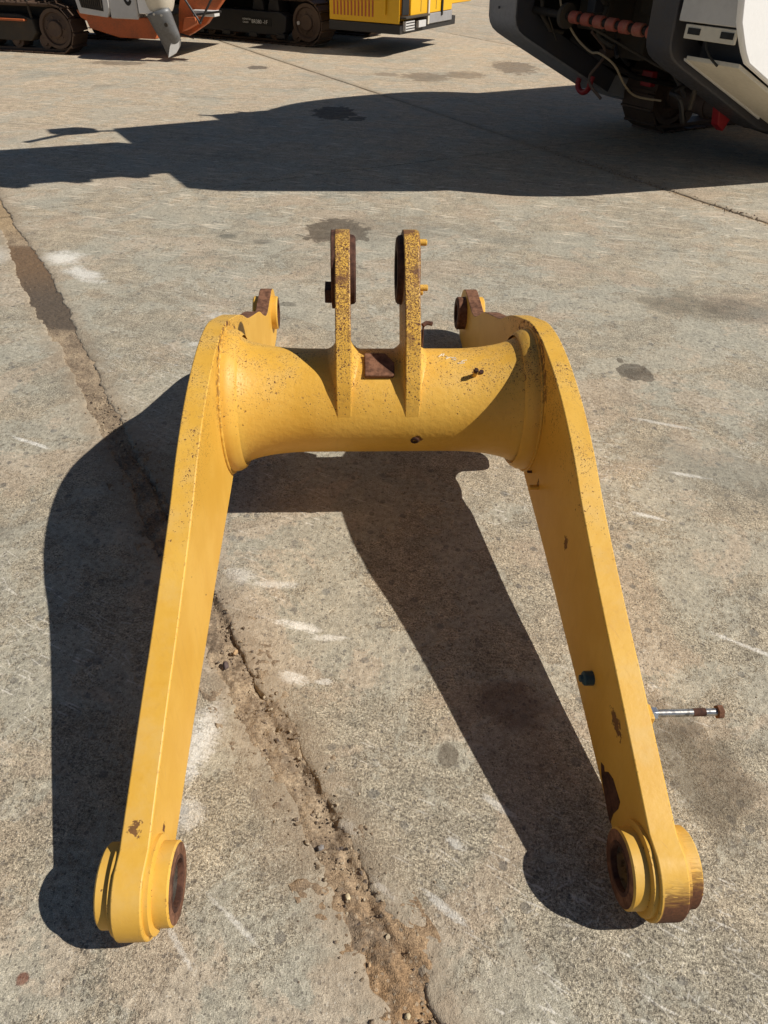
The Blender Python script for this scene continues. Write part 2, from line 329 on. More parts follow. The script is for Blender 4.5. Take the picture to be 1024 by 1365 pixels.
def grit_mat():
    n = NT('grit'); o = n.obj(); a = n.noise(o, 45, 2, .5)
    c = n.mix(n.step(a, .35, .48), (.11, .085, .07), (.24, .18, .12))
    c = n.mix(n.step(a, .54, .64), c, (.44, .36, .25))
    return n.out(c, .9, 0.0, n.bump(n.noise(o, 300, 3), .4, .002), .25)

M = dict(
    soil=dirt_mat(), concrete=concrete(),
    yellow=yellow_paint('yellow_paint', 0.0), cast=yellow_paint('yellow_cast_paint', .05, .16), worn=yellow_paint('worn_yellow_paint', .85, .1),
    rust=rust_mat('bare_rust'), dark_rust=rust_mat('dark_rust', (.045, .020, .014), (.11, .05, .032)), bore=metal_mat('bore_steel', (.34, .33, .32), .35),
    chalk=chalk_mat(), bolt=metal_mat('bolt_steel', (.52, .50, .47), .32), zinc=metal_mat('zinc', (.66, .68, .72), .3), cap=grimy('teal_cap', (.022, .070, .090), .5, amount=.2),
    grit=grit_mat(), pale_stone=stone_mat('pale_stone', (.46, .38, .24)), dark_stone=stone_mat('dark_stone', (.085, .062, .058)), grey_stone=stone_mat('grey_stone', (.19, .175, .165)), tan_stone=stone_mat('tan_stone', (.40, .27, .15)),
    frame=grimy('charcoal_paint', (.050, .051, .060), .5, amount=.3), light_frame=grimy('grey_frame_paint', (.30, .295, .30), .5, amount=.25), white=grimy('white_paint', (.88, .87, .85), .4, amount=.04),
    cream=grimy('cream_paint', (.66, .61, .50), .5, amount=.15), silver=grimy('light_grey_paint', (.58, .57, .55), .5, amount=.12), dark=grimy('oily_shade_black', (.016, .014, .012), .7, amount=.4, dirt=(.05, .036, .024)),  # the near-black also carries the shade of the crusher belly
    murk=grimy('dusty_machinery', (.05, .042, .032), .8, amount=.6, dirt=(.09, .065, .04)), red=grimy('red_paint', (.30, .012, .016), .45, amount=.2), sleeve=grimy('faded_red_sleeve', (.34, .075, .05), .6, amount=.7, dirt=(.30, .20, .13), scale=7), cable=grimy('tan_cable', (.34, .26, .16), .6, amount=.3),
    pipe=grimy('dusty_pipe', (.13, .085, .065), .75, amount=.5), orange=grimy('orange_paint', (.50, .115, .030), .55, amount=.55, dirt=(.17, .075, .035), scale=5), body_yellow=grimy('clean_yellow_paint', (.78, .43, .012), .4, amount=.05),
    track=grimy('track_steel', (.095, .060, .042), .6, .3, (.14, .095, .06), .5, 6), black=grimy('black_paint', (.022, .021, .021), .5, amount=.25, dirt=(.06, .045, .035)), chute=grimy('bare_grey_steel', (.16, .165, .17), .5, .3, amount=.5), print=grimy('white_print', (.7, .7, .68), .6, amount=.1), ink=grimy('black_print', (.012, .012, .012), .6, amount=.05),
    glass=grimy('lamp_glass', (.55, .60, .68), .15, amount=.05),
)

# ------------------------------------------------------------------ mesh helper
class MB:
    def __init__(s): s.v = []; s.f = []; s.mi = []
    def add(s, vs, fs, mi=0):
        o = len(s.v); s.v += [tuple(q) for q in vs]; s.f += [tuple(i + o for i in f) for f in fs]; s.mi += [mi] * len(fs)
        return s
    def box(s, a, b, mi=0):
        x0, y0, z0 = a; x1, y1, z1 = b
        v = [(x0, y0, z0), (x1, y0, z0), (x1, y1, z0), (x0, y1, z0), (x0, y0, z1), (x1, y0, z1), (x1, y1, z1), (x0, y1, z1)]
        return s.add(v, [(0, 3, 2, 1), (4, 5, 6, 7), (0, 1, 5, 4), (1, 2, 6, 5), (2, 3, 7, 6), (3, 0, 4, 7)], mi)
    def prism(s, poly, fa, fb, mi=0, edge_mi=None):
        """poly: 2-D outline; fa / fb map a 2-D point to the two end faces"""
        k = len(poly); A = [fa(*q) for q in poly]; B = [fb(*q) for q in poly]
        s.add(A + B, [], mi); o = len(s.v) - 2 * k
        s.f.append(tuple(o + i for i in range(k))[::-1]); s.mi.append(mi)
        s.f.append(tuple(o + k + i for i in range(k))); s.mi.append(mi)
        for i in range(k):
            j = (i + 1) % k
            s.f.append((o + i, o + j, o + k + j, o + k + i)); s.mi.append(mi if edge_mi is None else edge_mi(poly[i], poly[j]))
        return s
    def lathe(s, prof, to3, n=48, a0=0.0, a1=2 * math.pi, mi=0, mis=None):
        full = abs(a1 - a0 - 2 * math.pi) < 1e-6; cnt = n if full else n + 1
        vs = []
        for i in range(cnt):
            a = a0 + (a1 - a0) * i / n
            for (h, r) in prof: vs.append(to3(h, r * math.cos(a), r * math.sin(a)))
        o = len(s.v); s.v += [tuple(q) for q in vs]; k = len(prof)
        for i in range(n):
            i2 = (i + 1) % cnt
            for j in range(k - 1):
                s.f.append((o + i * k + j, o + i2 * k + j, o + i2 * k + j + 1, o + i * k + j + 1)); s.mi.append(mis[j] if mis else mi)
        return s
    def tube(s, pts, r, n=8, mi=0):
        pts = [Vector(p) for p in pts]; rings = []
        for i, p in enumerate(pts):
            d = (pts[min(i + 1, len(pts) - 1)] - pts[max(i - 1, 0)]).normalized()
            a = d.cross(Vector((0, 0, 1)))
            if a.length < .05: a = d.cross(Vector((1, 0, 0)))
            a.normalize(); b = d.cross(a)
            rings.append([p + (a * math.cos(t) + b * math.sin(t)) * r for t in [2 * math.pi * q / n for q in range(n)]])
        vs = [q for rg in rings for q in rg]; fs = []
        for i in range(len(pts) - 1):
            for j in range(n):
                j2 = (j + 1) % n; fs.append((i * n + j, i * n + j2, (i + 1) * n + j2, (i + 1) * n + j))
        fs.append(tuple(range(n))[::-1]); fs.append(tuple((len(pts) - 1) * n + j for j in range(n)))
        return s.add(vs, fs, mi)
    def build(s, name, mat, parent=None, bevel=0.0, angle=30, segs=2, label=None):
        me = bpy.data.meshes.new(name); me.from_pydata(s.v, [], s.f)
        mats = mat if isinstance(mat, (list, tuple)) else [mat]
        for q in mats: me.materials.append(M[q])
        me.polygons.foreach_set('material_index', s.mi)
        bm = bmesh.new(); bm.from_mesh(me); bmesh.ops.recalc_face_normals(bm, faces=bm.faces); bm.to_mesh(me); bm.free()
        me.polygons.foreach_set('use_smooth', [True] * len(me.polygons))
        me.set_sharp_from_angle(angle=R(angle))
        o = bpy.data.objects.new(name, me); col.objects.link(o)
        if parent is not None: o.parent = parent
        if bevel:
            b = o.modifiers.new('bevel', 'BEVEL'); b.width = bevel; b.segments = segs; b.limit_method = 'ANGLE'; b.angle_limit = R(35); b.harden_normals = False
        if label: o['label'] = label
        return o

def empty(name, loc, rz=0.0):
    o = bpy.data.objects.new(name, None); col.objects.link(o); o.location = loc; o.rotation_euler = (0, 0, rz); o.empty_display_size = .2
    return o
def tag(o, label, cat, group=None):
    o['label'] = label; o['category'] = cat
    if group: o['group'] = group
    return o
def spline(pts, k=6):
    out = []
    for i in range(len(pts) - 1):
        p0 = pts[max(i - 1, 0)]; p1 = pts[i]; p2 = pts[i + 1]; p3 = pts[min(i + 2, len(pts) - 1)]
        for j in range(k):
            t = j / k
            out.append(tuple(.5 * (2 * p1[q] + (p2[q] - p0[q]) * t + (2 * p0[q] - 5 * p1[q] + 4 * p2[q] - p3[q]) * t * t + (3 * p1[q] - p0[q] - 3 * p2[q] + p3[q]) * t ** 3) for q in range(len(p1))))
    out.append(tuple(pts[-1])); return out
def nz(x, y, z=0.0): return noise.noise(Vector((x, y, z)))

# ------------------------------------------------------------------ ground, slabs, soil in the joints
g = MB().add([(-150, -150, -.06), (150, -150, -.06), (150, 150, -.06), (-150, 150, -.06)], [(0, 1, 2, 3)]).build('ground', 'soil')
g['kind'] = 'structure'; g['label'] = 'packed soil bed under the concrete yard'

def w2(v, u): return (LX.x * v + LY.x * u, LX.y * v + LY.y * u)
def joint_edge(v_nom, side, u):
    """irregular, broken slab edge beside a joint; side = +1 slab lies at larger v"""
    open_joint = abs(v_nom - V0) < .01; worn_joint = abs(v_nom - V0 - DV) < .01
    if open_joint:
        b = .046 + .042 * max(0, 1 - abs(u + 4.7) / .9) ** .5 + .020 * nz(u * 1.7, side * 3.1) + .026 * nz(u * 6, side * 7.7) + .014 * nz(u * 21, side) + .008 * nz(u * 70, side)
        return v_nom + side * max(b, .012)
    if worn_joint and u > -5.6:
        b = .018 + .014 * nz(u * 5, side * 5.) + .012 * nz(u * 23, side * 9.)
        return v_nom + side * max(b, .008)
    return v_nom + side * (.011 + .007 * nz(u * 3, side * 2.2 + v_nom) + .005 * nz(u * 17, side + v_nom))
def slab(i, j):
    va, vb = V0 + DV * i, V0 + DV * (i + 1); ua, ub = U0 - DU * (j + 1), U0 - DU * j
    cx, cy = w2((va + vb) / 2, (ua + ub) / 2)
    fine = (i in (-1, 0) and j in (0,)) or (i in (0, 1) and j == 1)
    step = .014 if (i in (-1, 0) and j == 0) else (.05 if fine or j < 2 else .4)
    us = []; u = ua + .008
    while u < ub - .008: us.append(u); u += step
    us.append(ub - .008)
    offs = [0.0, .004, .010, .022, .045, .08, .14, .22] if step < .1 else [0.0, .006, .02]
    deep = {0: -.012, 1: -.006, 2: -.0035, 3: -.0016, 4: -.0006}
    mb = MB(); cols = []
    rnd = lambda v, u, k: (.009 * nz(v * 22, u * 22, 2.) + .006 * nz(v * 70, u * 70, 5.)) * max(0, 1 - k / 7.) if step < .03 else 0.0
    for u in us:
        ea, eb = joint_edge(va, 1, u), joint_edge(vb, -1, u)
        c = [(*w2(ea, u), -.055)]
        for k, o_ in enumerate(offs):
            wob = .012 * nz(u * 25, k * 1.7, va) * (1 if 0 < k < 6 else 0)
            c.append((*w2(ea + o_ + wob * min(1, o_ * 40), u), min(0.0, deep.get(k, 0.0) + rnd(ea + o_, u, k))))
        for k, o_ in reversed(list(enumerate(offs))):
            wob = .012 * nz(u * 25, k * 1.7, vb + 40) * (1 if 0 < k < 6 else 0)
            c.append((*w2(eb - o_ + wob * min(1, o_ * 40), u), min(0.0, deep.get(k, 0.0) + rnd(eb - o_, u, k))))
        c.append((*w2(eb, u), -.055)); cols.append(c)
    k = len(cols[0]); vs = [q for c in cols for q in c]; fs = []
    for a in range(len(cols) - 1):
        for b in range(k - 1): fs.append((a * k + b, a * k + b + 1, (a + 1) * k + b + 1, (a + 1) * k + b))
    for c0 in (0, (len(cols) - 1) * k): fs.append(tuple(c0 + b for b in range(k)))
    vs = [(x - cx, y - cy, z) for x, y, z in vs]
    key = 'concrete'
    if -2 <= i <= 2 and 0 <= j <= 2: key = 'concrete_%d_%d' % (i, j); M[key] = concrete(i, j)
    mb.add(vs, fs); o = mb.build('concrete_slab', key, g, angle=50); o.location = (cx, cy, 0)
for i in range(-4, 5):
    for j in range(-1, 6):
        slab(i, j)

def soil_strip(v_nom, half, u0, u1, du, dv, base, amp, name):
    mb = MB(); rows = []; u = u0; nv = int(2 * half / dv) + 1
    while u <= u1:
        r = []
        for q in range(nv):
            v = v_nom - half + q * dv; e = abs(q * dv - half) / half
            z = base + amp * (.9 * nz(u * 7, v * 7) + .8 * nz(u * 22, v * 22, 3.) + .65 * nz(u * 60, v * 60, 8.) + .4 * nz(u * 150, v * 150, 4.)) - amp * .9 * math.exp(-((v - v_nom - .028 - .02 * nz(u * 4, 3.)) / .010) ** 2) * (1 + nz(u * 9, 11.))
            if u < -2.6: z = base - .004 + amp * .30 * (nz(u * 20, v * 20) + nz(u * 70, v * 70))
            r.append((*w2(v, u), z))
        rows.append(r); u += du
    vs = [q for r in rows for q in r]; fs = []
    for a in range(len(rows) - 1):
        for b in range(nv - 1): fs.append((a * nv + b, a * nv + b + 1, (a + 1) * nv + b + 1, (a + 1) * nv + b))
    o = mb.add(vs, fs).build(name, 'soil', g, angle=70); o['kind'] = 'stuff'
    return o
soil_strip(V0, .12, -6.1, .15, .007, .006, -.0065, .0125, 'joint_soil')
soil_strip(V0, .10, -12.2, -6.1, .04, .02, -.009, .006, 'joint_soil')
soil_strip(V0 + DV, .06, -6.2, -2.0, .02, .01, -.010, .007, 'joint_soil')

def pebble_mesh(seed, r, sq=(1, .8, .6), sub=2, rough=.25):
    bm = bmesh.new(); bmesh.ops.create_icosphere(bm, subdivisions=sub, radius=r)
    for v in bm.verts:
        d = v.co.normalized(); k = 1 + rough * nz(d.x * 1.6 + seed, d.y * 1.6, d.z * 1.6) * 1.6
        v.co = Vector((v.co.x * sq[0], v.co.y * sq[1], v.co.z * sq[2])) * k
    return bm
# loose grit along the open joints: nobody could count it
grit = bmesh.new()
rg = random.Random(3)
protos = [pebble_mesh(q * 3.3, 1.0, (1, .8, .65), 1, .65) for q in range(6)]
def scatter(count, fv, fu, rlo, rhi):
    for q in range(count):
        v, u = fv(), fu(); x, y = w2(v, u); r = rlo * (rhi / rlo) ** (rg.random() ** 2.2)
        pr = protos[rg.randrange(6)]; rot = Matrix.Rotation(rg.random() * 6.3, 3, 'Z') @ Matrix.Rotation(rg.uniform(-.5, .5), 3, 'X')
        z = r * .25 + (-.008 if abs(v - V0) < .04 else 0.0)
        mp = {vv: grit.verts.new(rot @ (vv.co * r) + Vector((x, y, z))) for vv in pr.verts}
        for f in pr.faces: grit.faces.new([mp[vv] for vv in f.verts])
scatter(1500, lambda: V0 + rg.gauss(0, .038), lambda: rg.uniform(-3.2, .1), .0012, .0065)
scatter(700, lambda: V0 + rg.gauss(0, .10), lambda: rg.uniform(-6.1, .1), .001, .004)
scatter(300, lambda: V0 + .012 + rg.gauss(0, .030), lambda: rg.uniform(-3.0, .12), .0030, .0075)
scatter(500, lambda: V0 + DV + rg.gauss(0, .04), lambda: rg.uniform(-6.1, -2.5), .002, .010)
scatter(500, lambda: rg.uniform(-2.4, 2.4), lambda: rg.uniform(-3.5, -.1), .0008, .0028)
me = bpy.data.meshes.new('loose_grit'); grit.to_mesh(me); grit.free(); me.materials.append(M['grit'])
go = bpy.data.objects.new('loose_grit', me); col.objects.link(go); go['kind'] = 'stuff'; go['label'] = 'fine loose grit scattered along the open joints of the concrete yard'
def stone(x, y, r, sq, mat, label, seed, rz=0.0):
    bm = pebble_mesh(seed, r, sq, 3, .22); me = bpy.data.meshes.new('stone'); bm.to_mesh(me); bm.free(); me.materials.append(M[mat])
    for p in me.polygons: p.use_smooth = True
    o = bpy.data.objects.new('stone', me); col.objects.link(o); o.location = (x, y, r * sq[2] * .55 - .003); o.rotation_euler = (.1, .1, rz)
    return tag(o, label, 'stone', 'loose stones lying in the soil of the open joint')
stone(-.453, 1.336, .0105, (.85, 1.15, .9), 'dark_stone', 'dark reddish brown rounded stone in the soil joint beside the left arm', 1.3, .3)
stone(-.433, 1.388, .0085, (.75, 1.1, .8), 'tan_stone', 'small orange tan stone just behind the dark brown stone in the joint', 4.4, -.5)
stone(-.058, .700, .0062, (.85, 1.2, .7), 'pale_stone', 'pale yellow stone lying on orange soil in the near part of the joint', 7.1, .2)
stone(-.128, .809, .0072, (1.1, .9, .8), 'grey_stone', 'grey angular stone in the joint above the pale yellow stone', 9.9, .7)
stone(.075, .475, .0058, (1.1, 1, .8), 'pale_stone', 'off white stone in the soil joint at the bottom edge of the picture', 12.2, .9)
stone(-.005, .565, .0042, (.8, 1.2, .7), 'tan_stone', 'tiny cream stone in the narrow joint between pale yellow and bottom stones', 15.2, .1)

# ------------------------------------------------------------------ the lift arm (own frame: x across, y along, z up)
PSI = .0585
n_, m_ = (math.cos(PSI), math.sin(PSI)), (-math.sin(PSI), math.cos(PSI))
AO = (-.03479 + math.tan(PSI) * 2.3, 0.0); Y0 = 2.0
arm = empty('lift_arm', (AO[0] + Y0 * m_[0], AO[1] + Y0 * m_[1], 0.0), PSI)
tag(arm, 'yellow wheel loader lift arm with rusty lugs lying on the concrete', 'loader arm')
TY, TZ, TR, PT = 2.148, .435, .174, .061         # cross tube axis and radius, plate thickness
def xin(y): return .5 + .0125 * (2.3 - y)
top = spline([(.72, .2185), (1.02, .336), (1.129, .376), (1.30, .443), (1.467, .514), (1.60, .581), (1.75, .638), (1.9, .676), (2.05, .695), (2.16, .693), (2.24, .680), (2.31, .658), (2.45, .610), (2.55, .566), (2.66, .506), (2.78, .462), (2.985, .391), (3.09, .332), (3.187, .283), (3.27, .268), (3.36, .278), (3.47, .287)], 5)
BY, BZ, BR = .700, .115, .106                    # front pin
RY, RZ, RR = 3.475, .147, .14                    # rear pin
rear_arc = [(RY + RR * math.sin(a), RZ + RR * math.cos(a)) for a in [R(q) for q in range(8, 176, 12)]]
bot = spline([(3.44, .008), (3.25, .010), (3.0, .085), (2.75, .17), (2.55, .19), (2.48, .165), (2.41, .103), (2.358, .097), (2.315, .112), (2.288, .175), (2.27, .226), (2.225, .255), (2.14, .257), (2.05, .236), (1.98, .217), (1.62, .166), (1.39, .124), (1.234, .098), (1.134, .080), (.975, .049), (.86, .026), (.745, .0105)], 5)
front_arc = [(BY + BR * math.sin(a), BZ - BR * math.cos(a)) for a in [R(-q) for q in range(0, 190, 9)]]
front_arc = [(BY - BR * math.sin(R(q)), BZ - BR * math.cos(R(q))) for q in range(6, 172, 8)]
outline = top + rear_arc + bot + front_arc
def edge_mat(p, q):
    return 1 if (min(p[0], q[0]) > 2.50 and (p[1] + q[1]) / 2 > .20 + .0 * p[0] and q[0] > p[0]) or p[0] > 3.5 else 0
for s in (-1, 1):
    mb = MB(); mb.prism(outline, lambda y, z: (s * xin(y), y - Y0, z), lambda y, z: (s * (xin(y) + PT), y - Y0, z), 0, edge_mat)
    plate = mb.build('side_plate', ['yellow', 'rust'], arm, .0035, 22)
    for inner in (True, False):
        # front pin boss: stepped ring with a bushing
        def fx(h, a, b, s=s, inner=inner): return (s * (xin(BY) - h) if inner else s * (xin(BY) + PT + h), BY + a - Y0, BZ + b)
        d = .046 if inner else .041
        boss = MB().lathe([(-.005, .097), (.009, .097), (.012, .090), (.0125, .083), (d - .004, .083), (d, .079), (d, .056)], fx, 64, mis=[0, 0, 0, 0, 0, 1]).build('pin_boss', ['yellow', 'rust'], arm, 0, 28)
        MB().lathe([(d, .056), (d + .001, .0555), (d + .001, .0475), (d - .003, .0465), (d - .012, .0465)], fx, 56).build('bushing', 'dark_rust', boss, 0, 28)
        MB().lathe([(d - .012, .0465), (-.02, .0462)], fx, 56).build('bore', 'bore', boss, 0, 28)
        # rear pin boss
        def rx(h, a, b, s=s, inner=inner): return (s * (xin(3.43) - h) if inner else s * (xin(3.43) + PT + h), 3.445 + a - Y0, .185 + b)
        d2 = (.045 if s > 0 else .030) if inner else .030
        rb = MB().lathe([(-.005, .080), (d2 - .006, .080), (d2, .074), (d2, .045), (-.01, .044)], rx, 48, mis=[0, 0, 1, 1]).build('rear_pin_boss', ['rust' if inner and s > 0 else 'yellow', 'dark_rust'], arm, 0, 28)
    # weld collar where the tube meets the plate
    def cx_(h, a, b, s=s): return (s * h, TY + a - Y0, TZ + b)
    ring = MB().lathe([(.452, .218), (.462, .229), (.470, .232), (.474, .236), (.490, .239), (.512, .243)], cx_, 96).build('weld_collar', 'yellow', arm, 0, 40)
    mb = MB(); rw = random.Random(int(5 + s)); vs = []; nseg = 260
    for q in range(nseg):
        a = 2 * math.pi * q / nseg; rr = .0045 + .0016 * (.5 + .5 * math.sin(q * 1.15)) + .0010 * rw.random()
        for k in range(6):
            t = k * math.pi / 3; vs.append((s * (.4985 + .010 * rr / .005 * .35 - rr * math.cos(t)), TY - Y0 + (.2425 + rr * math.sin(t)) * math.sin(a), TZ + (.2425 + rr * math.sin(t)) * math.cos(a)))
    fs = [(q * 6 + k, q * 6 + (k + 1) % 6, ((q + 1) % nseg) * 6 + (k + 1) % 6, ((q + 1) % nseg) * 6 + k) for q in range(nseg) for k in range(6)]
    mb.add(vs, fs).build('weld_bead', 'yellow', ring, 0, 60)

# cross tube with trumpet ends
prof = []
for q in range(-28, 29):
    x = q / 28 * .466; a = abs(x); t = max(0, (a - .235) / .231)
    prof.append((x, TR + .055 * (1 - math.sqrt(max(0, 1 - t * t * .96)))))
tube_o = MB().lathe(prof, lambda h, a, b: (h, TY + a - Y0, TZ + b), 120).build('cross_tube', 'cast', arm, 0, 60)

# the two lugs standing on the tube
HY, HZ, HR = 2.35, .812, .126
LEAN = math.atan2(.78, 1.0)
def lug_outline():
    c, d = math.cos(LEAN), math.sin(LEAN)
    def rot(a, b): return (HY + a * c + b * d, HZ - a * d + b * c)          # a across, b along the lug
    o_ = spline([(1.9775, .455), (1.9785, .48), (1.984, .512), (1.992, .545), (2.006, .585), (2.036, .638), (2.075, .711), (2.112, .757)], 4)
    o_ += [rot(-HR * math.cos(a), HR * math.sin(a)) for a in [R(q) for q in range(0, 181, 8)]]
    o_ += [rot(HR - .004, -.10), rot(HR + .004, -.17), (2.315, .56), (2.31, .46)]
    return o_
for lx, s in ((-.1205, 1), (.0985, -1)):                # s: direction towards the other lug
    half = .0245
    lug = MB().prism(lug_outline(), lambda y, z: (lx - half, y - Y0, z), lambda y, z: (lx + half, y - Y0, z)).build('bellcrank_lug', 'worn', arm, .009, 24, 3)
    def hx(h, a, b): return (lx + s * h, HY + a - Y0, HZ + b)
    MB().lathe([(half - .004, .112), (half + .012, .108), (half + .018, .102), (half + .018, .062), (half + .004, .060), (half + .004, .0)], hx, 56, mis=[0, 0, 0, 1, 1]).build('lug_ring', ['dark_rust', 'dark'], lug, 0, 28)
    # thickened back of the head
    MB().prism([(HY + .124 * math.cos(R(q)), HZ + .124 * math.sin(R(q))) for q in range(0, 360, 12)], lambda y, z: (lx - s * (half - .004), y - Y0, z), lambda y, z: (lx - s * (half + (.013 if s > 0 else .004)), y - Y0, z)).build('head_pad', 'dark_rust' if s > 0 else 'worn', lug, .003, 24)
    # cast fillet between lug and tube, fading out towards the front
    for side in (-1, 1):
        mb = MB(); rows = []
        for q in range(41):
            th = R(-71 + q * 176 / 40)                   # 0 = straight up, negative = to the front
            wgt = min(1, max(0, (th + R(76)) / R(74))); wgt = wgt * wgt * (3 - 2 * wgt)
            fr = .0 + .046 * wgt; rr = []
            for k in range(9):
                ph = k / 8 * math.pi / 2
                dx = half - .003 + fr * (1 - math.sin(ph)); r = TR - .0025 + fr * (1 - math.cos(ph))
                rr.append((lx + side * dx, TY + r * math.sin(th) - Y0, TZ + r * math.cos(th)))
            rows.append(rr)
        vs = [v for r in rows for v in r]; fs = [(a * 9 + b, a * 9 + b + 1, (a + 1) * 9 + b + 1, (a + 1) * 9 + b) for a in range(40) for b in range(8)]
        MB().add(vs, fs).build('cast_fillet', 'cast', lug, 0, 60)
    if s > 0:
        MB().box((lx - half - .036, 2.290 - Y0, .722), (lx - half - .008, 2.365 - Y0, .768)).build('pin_lock_block', 'dark_rust', lug, .003)
    else:
        for py, pz, ln, r in ((2.36, .900, .035, .0105), (2.30, .772, .040, .0105), (2.33, .745, .028, .010)):
            MB().lathe([(0, 0), (0, r), (ln - .003, r), (ln, r - .003), (ln, 0)], lambda h, a, b: (lx + half - .003 + h, py + a - Y0, pz + b), 16).build('grease_pipe_stub', 'yellow', lug, 0, 30)

# rusty stop block between the lugs
def tp(th, r, x): return (x, TY - r * math.sin(th) - Y0, TZ + r * math.cos(th))
mb = MB(); th0, th1 = R(6), R(36); r0, r1 = TR - .01, TR + .016
pl = [(-.054, th0), (.014, th0), (.042, R(20)), (.042, R(34)), (.036, th1), (-.054, th1)]
mb.prism(pl, lambda x, t: tp(t, r0, x), lambda x, t: tp(t, r1, x)); mb.build('stop_block', 'rust', arm, .004)
# stud pair, drain plug, chalk number on the tube
for sx, th, ln in ((.300, R(33), .030), (.322, R(30), .014)):
    c0 = Vector(tp(th, TR - .004, sx)); ax = (Vector(tp(th, TR + 1, sx)) - c0).normalized()
    a = Vector((1, 0, 0)); b = ax.cross(a)
    st = MB().lathe([(0, 0), (0, .0075), (ln, .0075), (ln, 0)], lambda h, p, q: c0 + ax * h + a * p + b * q, 16).build('stud', 'cast' if ln > .02 else 'dark_rust', arm, 0, 30)
    if ln > .02: MB().lathe([(ln - .002, .0078), (ln + .008, .0088), (ln + .014, .007), (ln + .015, 0)], lambda h, p, q: c0 + ax * h + a * p + b * q, 6).build('stud_cap', 'dark_rust', st, 0, 20)
c1 = Vector((.112, 1.983 - Y0, .380)); ax1 = Vector((0, 1.983 - TY, .380 - TZ)).normalized(); b1 = ax1.cross(Vector((1, 0, 0)))
MB().lathe([(-.004, .016), (.002, .015), (.004, .011), (.004, .007), (-.003, .005), (-.003, 0)], lambda h, p, q: c1 + ax1 * h + Vector((1, 0, 0)) * p + b1 * q, 12).build('drain_plug', 'dark_rust', arm, 0, 25)
strokes = [[[0.1888, 2.1276, 0.6091], [0.2011, 2.1449, 0.6104], [0.2094, 2.1477, 0.6105], [0.2036, 2.1299, 0.6093]], [[0.1934, 2.1346, 0.6098], [0.2069, 2.1371, 0.61]],
           [[0.2107, 2.1346, 0.6098], [0.2206, 2.1276, 0.6091], [0.2117, 2.118, 0.6076], [0.2285, 2.1276, 0.6091]], [[0.2296, 2.1253, 0.6088], [0.2439, 2.1231, 0.6084], [0.2458, 2.1156, 0.6071], [0.2337, 2.114, 0.6068], [0.2315, 2.118, 0.6076], [0.2438, 2.1089, 0.6056]],
           [[0.2675, 2.1089, 0.6056], [0.2797, 2.1116, 0.6062]], [[0.2675, 2.1089, 0.6056], [0.2617, 2.1033, 0.6042], [0.272, 2.1015, 0.6037], [0.2689, 2.0969, 0.6023], [0.2493, 2.0979, 0.6026]],
           [[0.3028, 2.1051, 0.6047], [0.3173, 2.1051, 0.6047], [0.3095, 2.0945, 0.6015], [0.3001, 2.0928, 0.6009]], [[0.3399, 2.1062, 0.6049], [0.3205, 2.0863, 0.5985], [0.3042, 2.0816, 0.5966]], [[0.3205, 2.0863, 0.5985], [0.3118, 2.0786, 0.5953]]]
for st in strokes: MB().tube([(x, y - Y0, z - .0004) for x, y, z in st], .0017, 5).build('chalk_stroke', 'chalk', tube_o)

# fittings on the right arm
X = xin(1.137)
cap = MB().lathe([(-.003, 0), (-.003, .019), (.022, .019), (.026, .016), (.026, .010), (.034, .009), (.034, 0)], lambda h, a, b: (X - h, 1.137 + a - Y0, .207 + b), 10).build('grease_fitting', 'cap', arm, .001, 30)
MB().box((xin(1.83) - .030, 1.822 - Y0, .292), (xin(1.83) + .004, 1.836 - Y0, .304)).build('hose_clip', 'yellow', arm, .002)
MB().box((xin(1.92) - .016, 1.921 - Y0, .287), (xin(1.92) + .004, 1.929 - Y0, .294)).build('hose_clip', 'dark_rust', arm, .002)
jag = [(.972, .086), (.955, .098), (.944, .090), (.930, .112), (.902, .128), (.868, .126), (.846, .124), (.842, .100), (.851, .060), (.848, .022), (.862, .024), (.880, .030), (.905, .040), (.93, .052), (.95, .062), (.962, .074)]
MB().prism(jag, lambda y, z: (xin(y) - .0007, y - Y0, z), lambda y, z: (xin(y) + .004, y - Y0, z)).build('bare_patch', 'dark_rust', arm)
XO = xin(.965) + PT
MB().box((XO - .006, .945 - Y0, .270), (XO + .010, .985 - Y0, .306)).build('bolt_tab', 'yellow', arm, .0025)
bz, by = .290, .970
bolt = MB().lathe([(0, .0), (0, .0092), (.160, .0092), (.160, 0)], lambda h, a, b: (XO + .009 + h, by + a - Y0, bz + b), 18, mis=[0, 0, 0]).build('long_bolt', 'bolt', arm, 0, 30)
MB().lathe([(0, 0), (0, .0152), (.015, .0152), (.014, 0)], lambda h, a, b: (XO + .009 + h, by + a - Y0, bz + b), 6).build('nut', 'zinc', bolt, .001, 20)
MB().lathe([(0, 0), (0, .0166), (.013, .0166), (.013, 0)], lambda h, a, b: (XO + .167 + h, by + a - Y0, bz + b), 6).build('bolt_head', 'rust', bolt, .001, 20)
MB().lathe([(0, .0095), (.030, .0095)], lambda h, a, b: (XO + .110 + h, by + a - Y0, bz + b), 18).build('rusty_shank', 'dark_rust', bolt, 0, 30)
# small dark rod with a hooked end, added behind the right lug
hb = MB().tube([(.150, 2.28 - Y0, .56), (.152, 2.30 - Y0, .638)], .0035, 8)
hbo = hb.build('dark_rod', 'dark_rust', arm)
MB().tube([(.150, 2.30 - Y0, .640), (.165, 2.31 - Y0, .645), (.184, 2.31 - Y0, .641)], .008, 8).build('clamp', 'dark_rust', hbo)  # hooked dark end of the rod

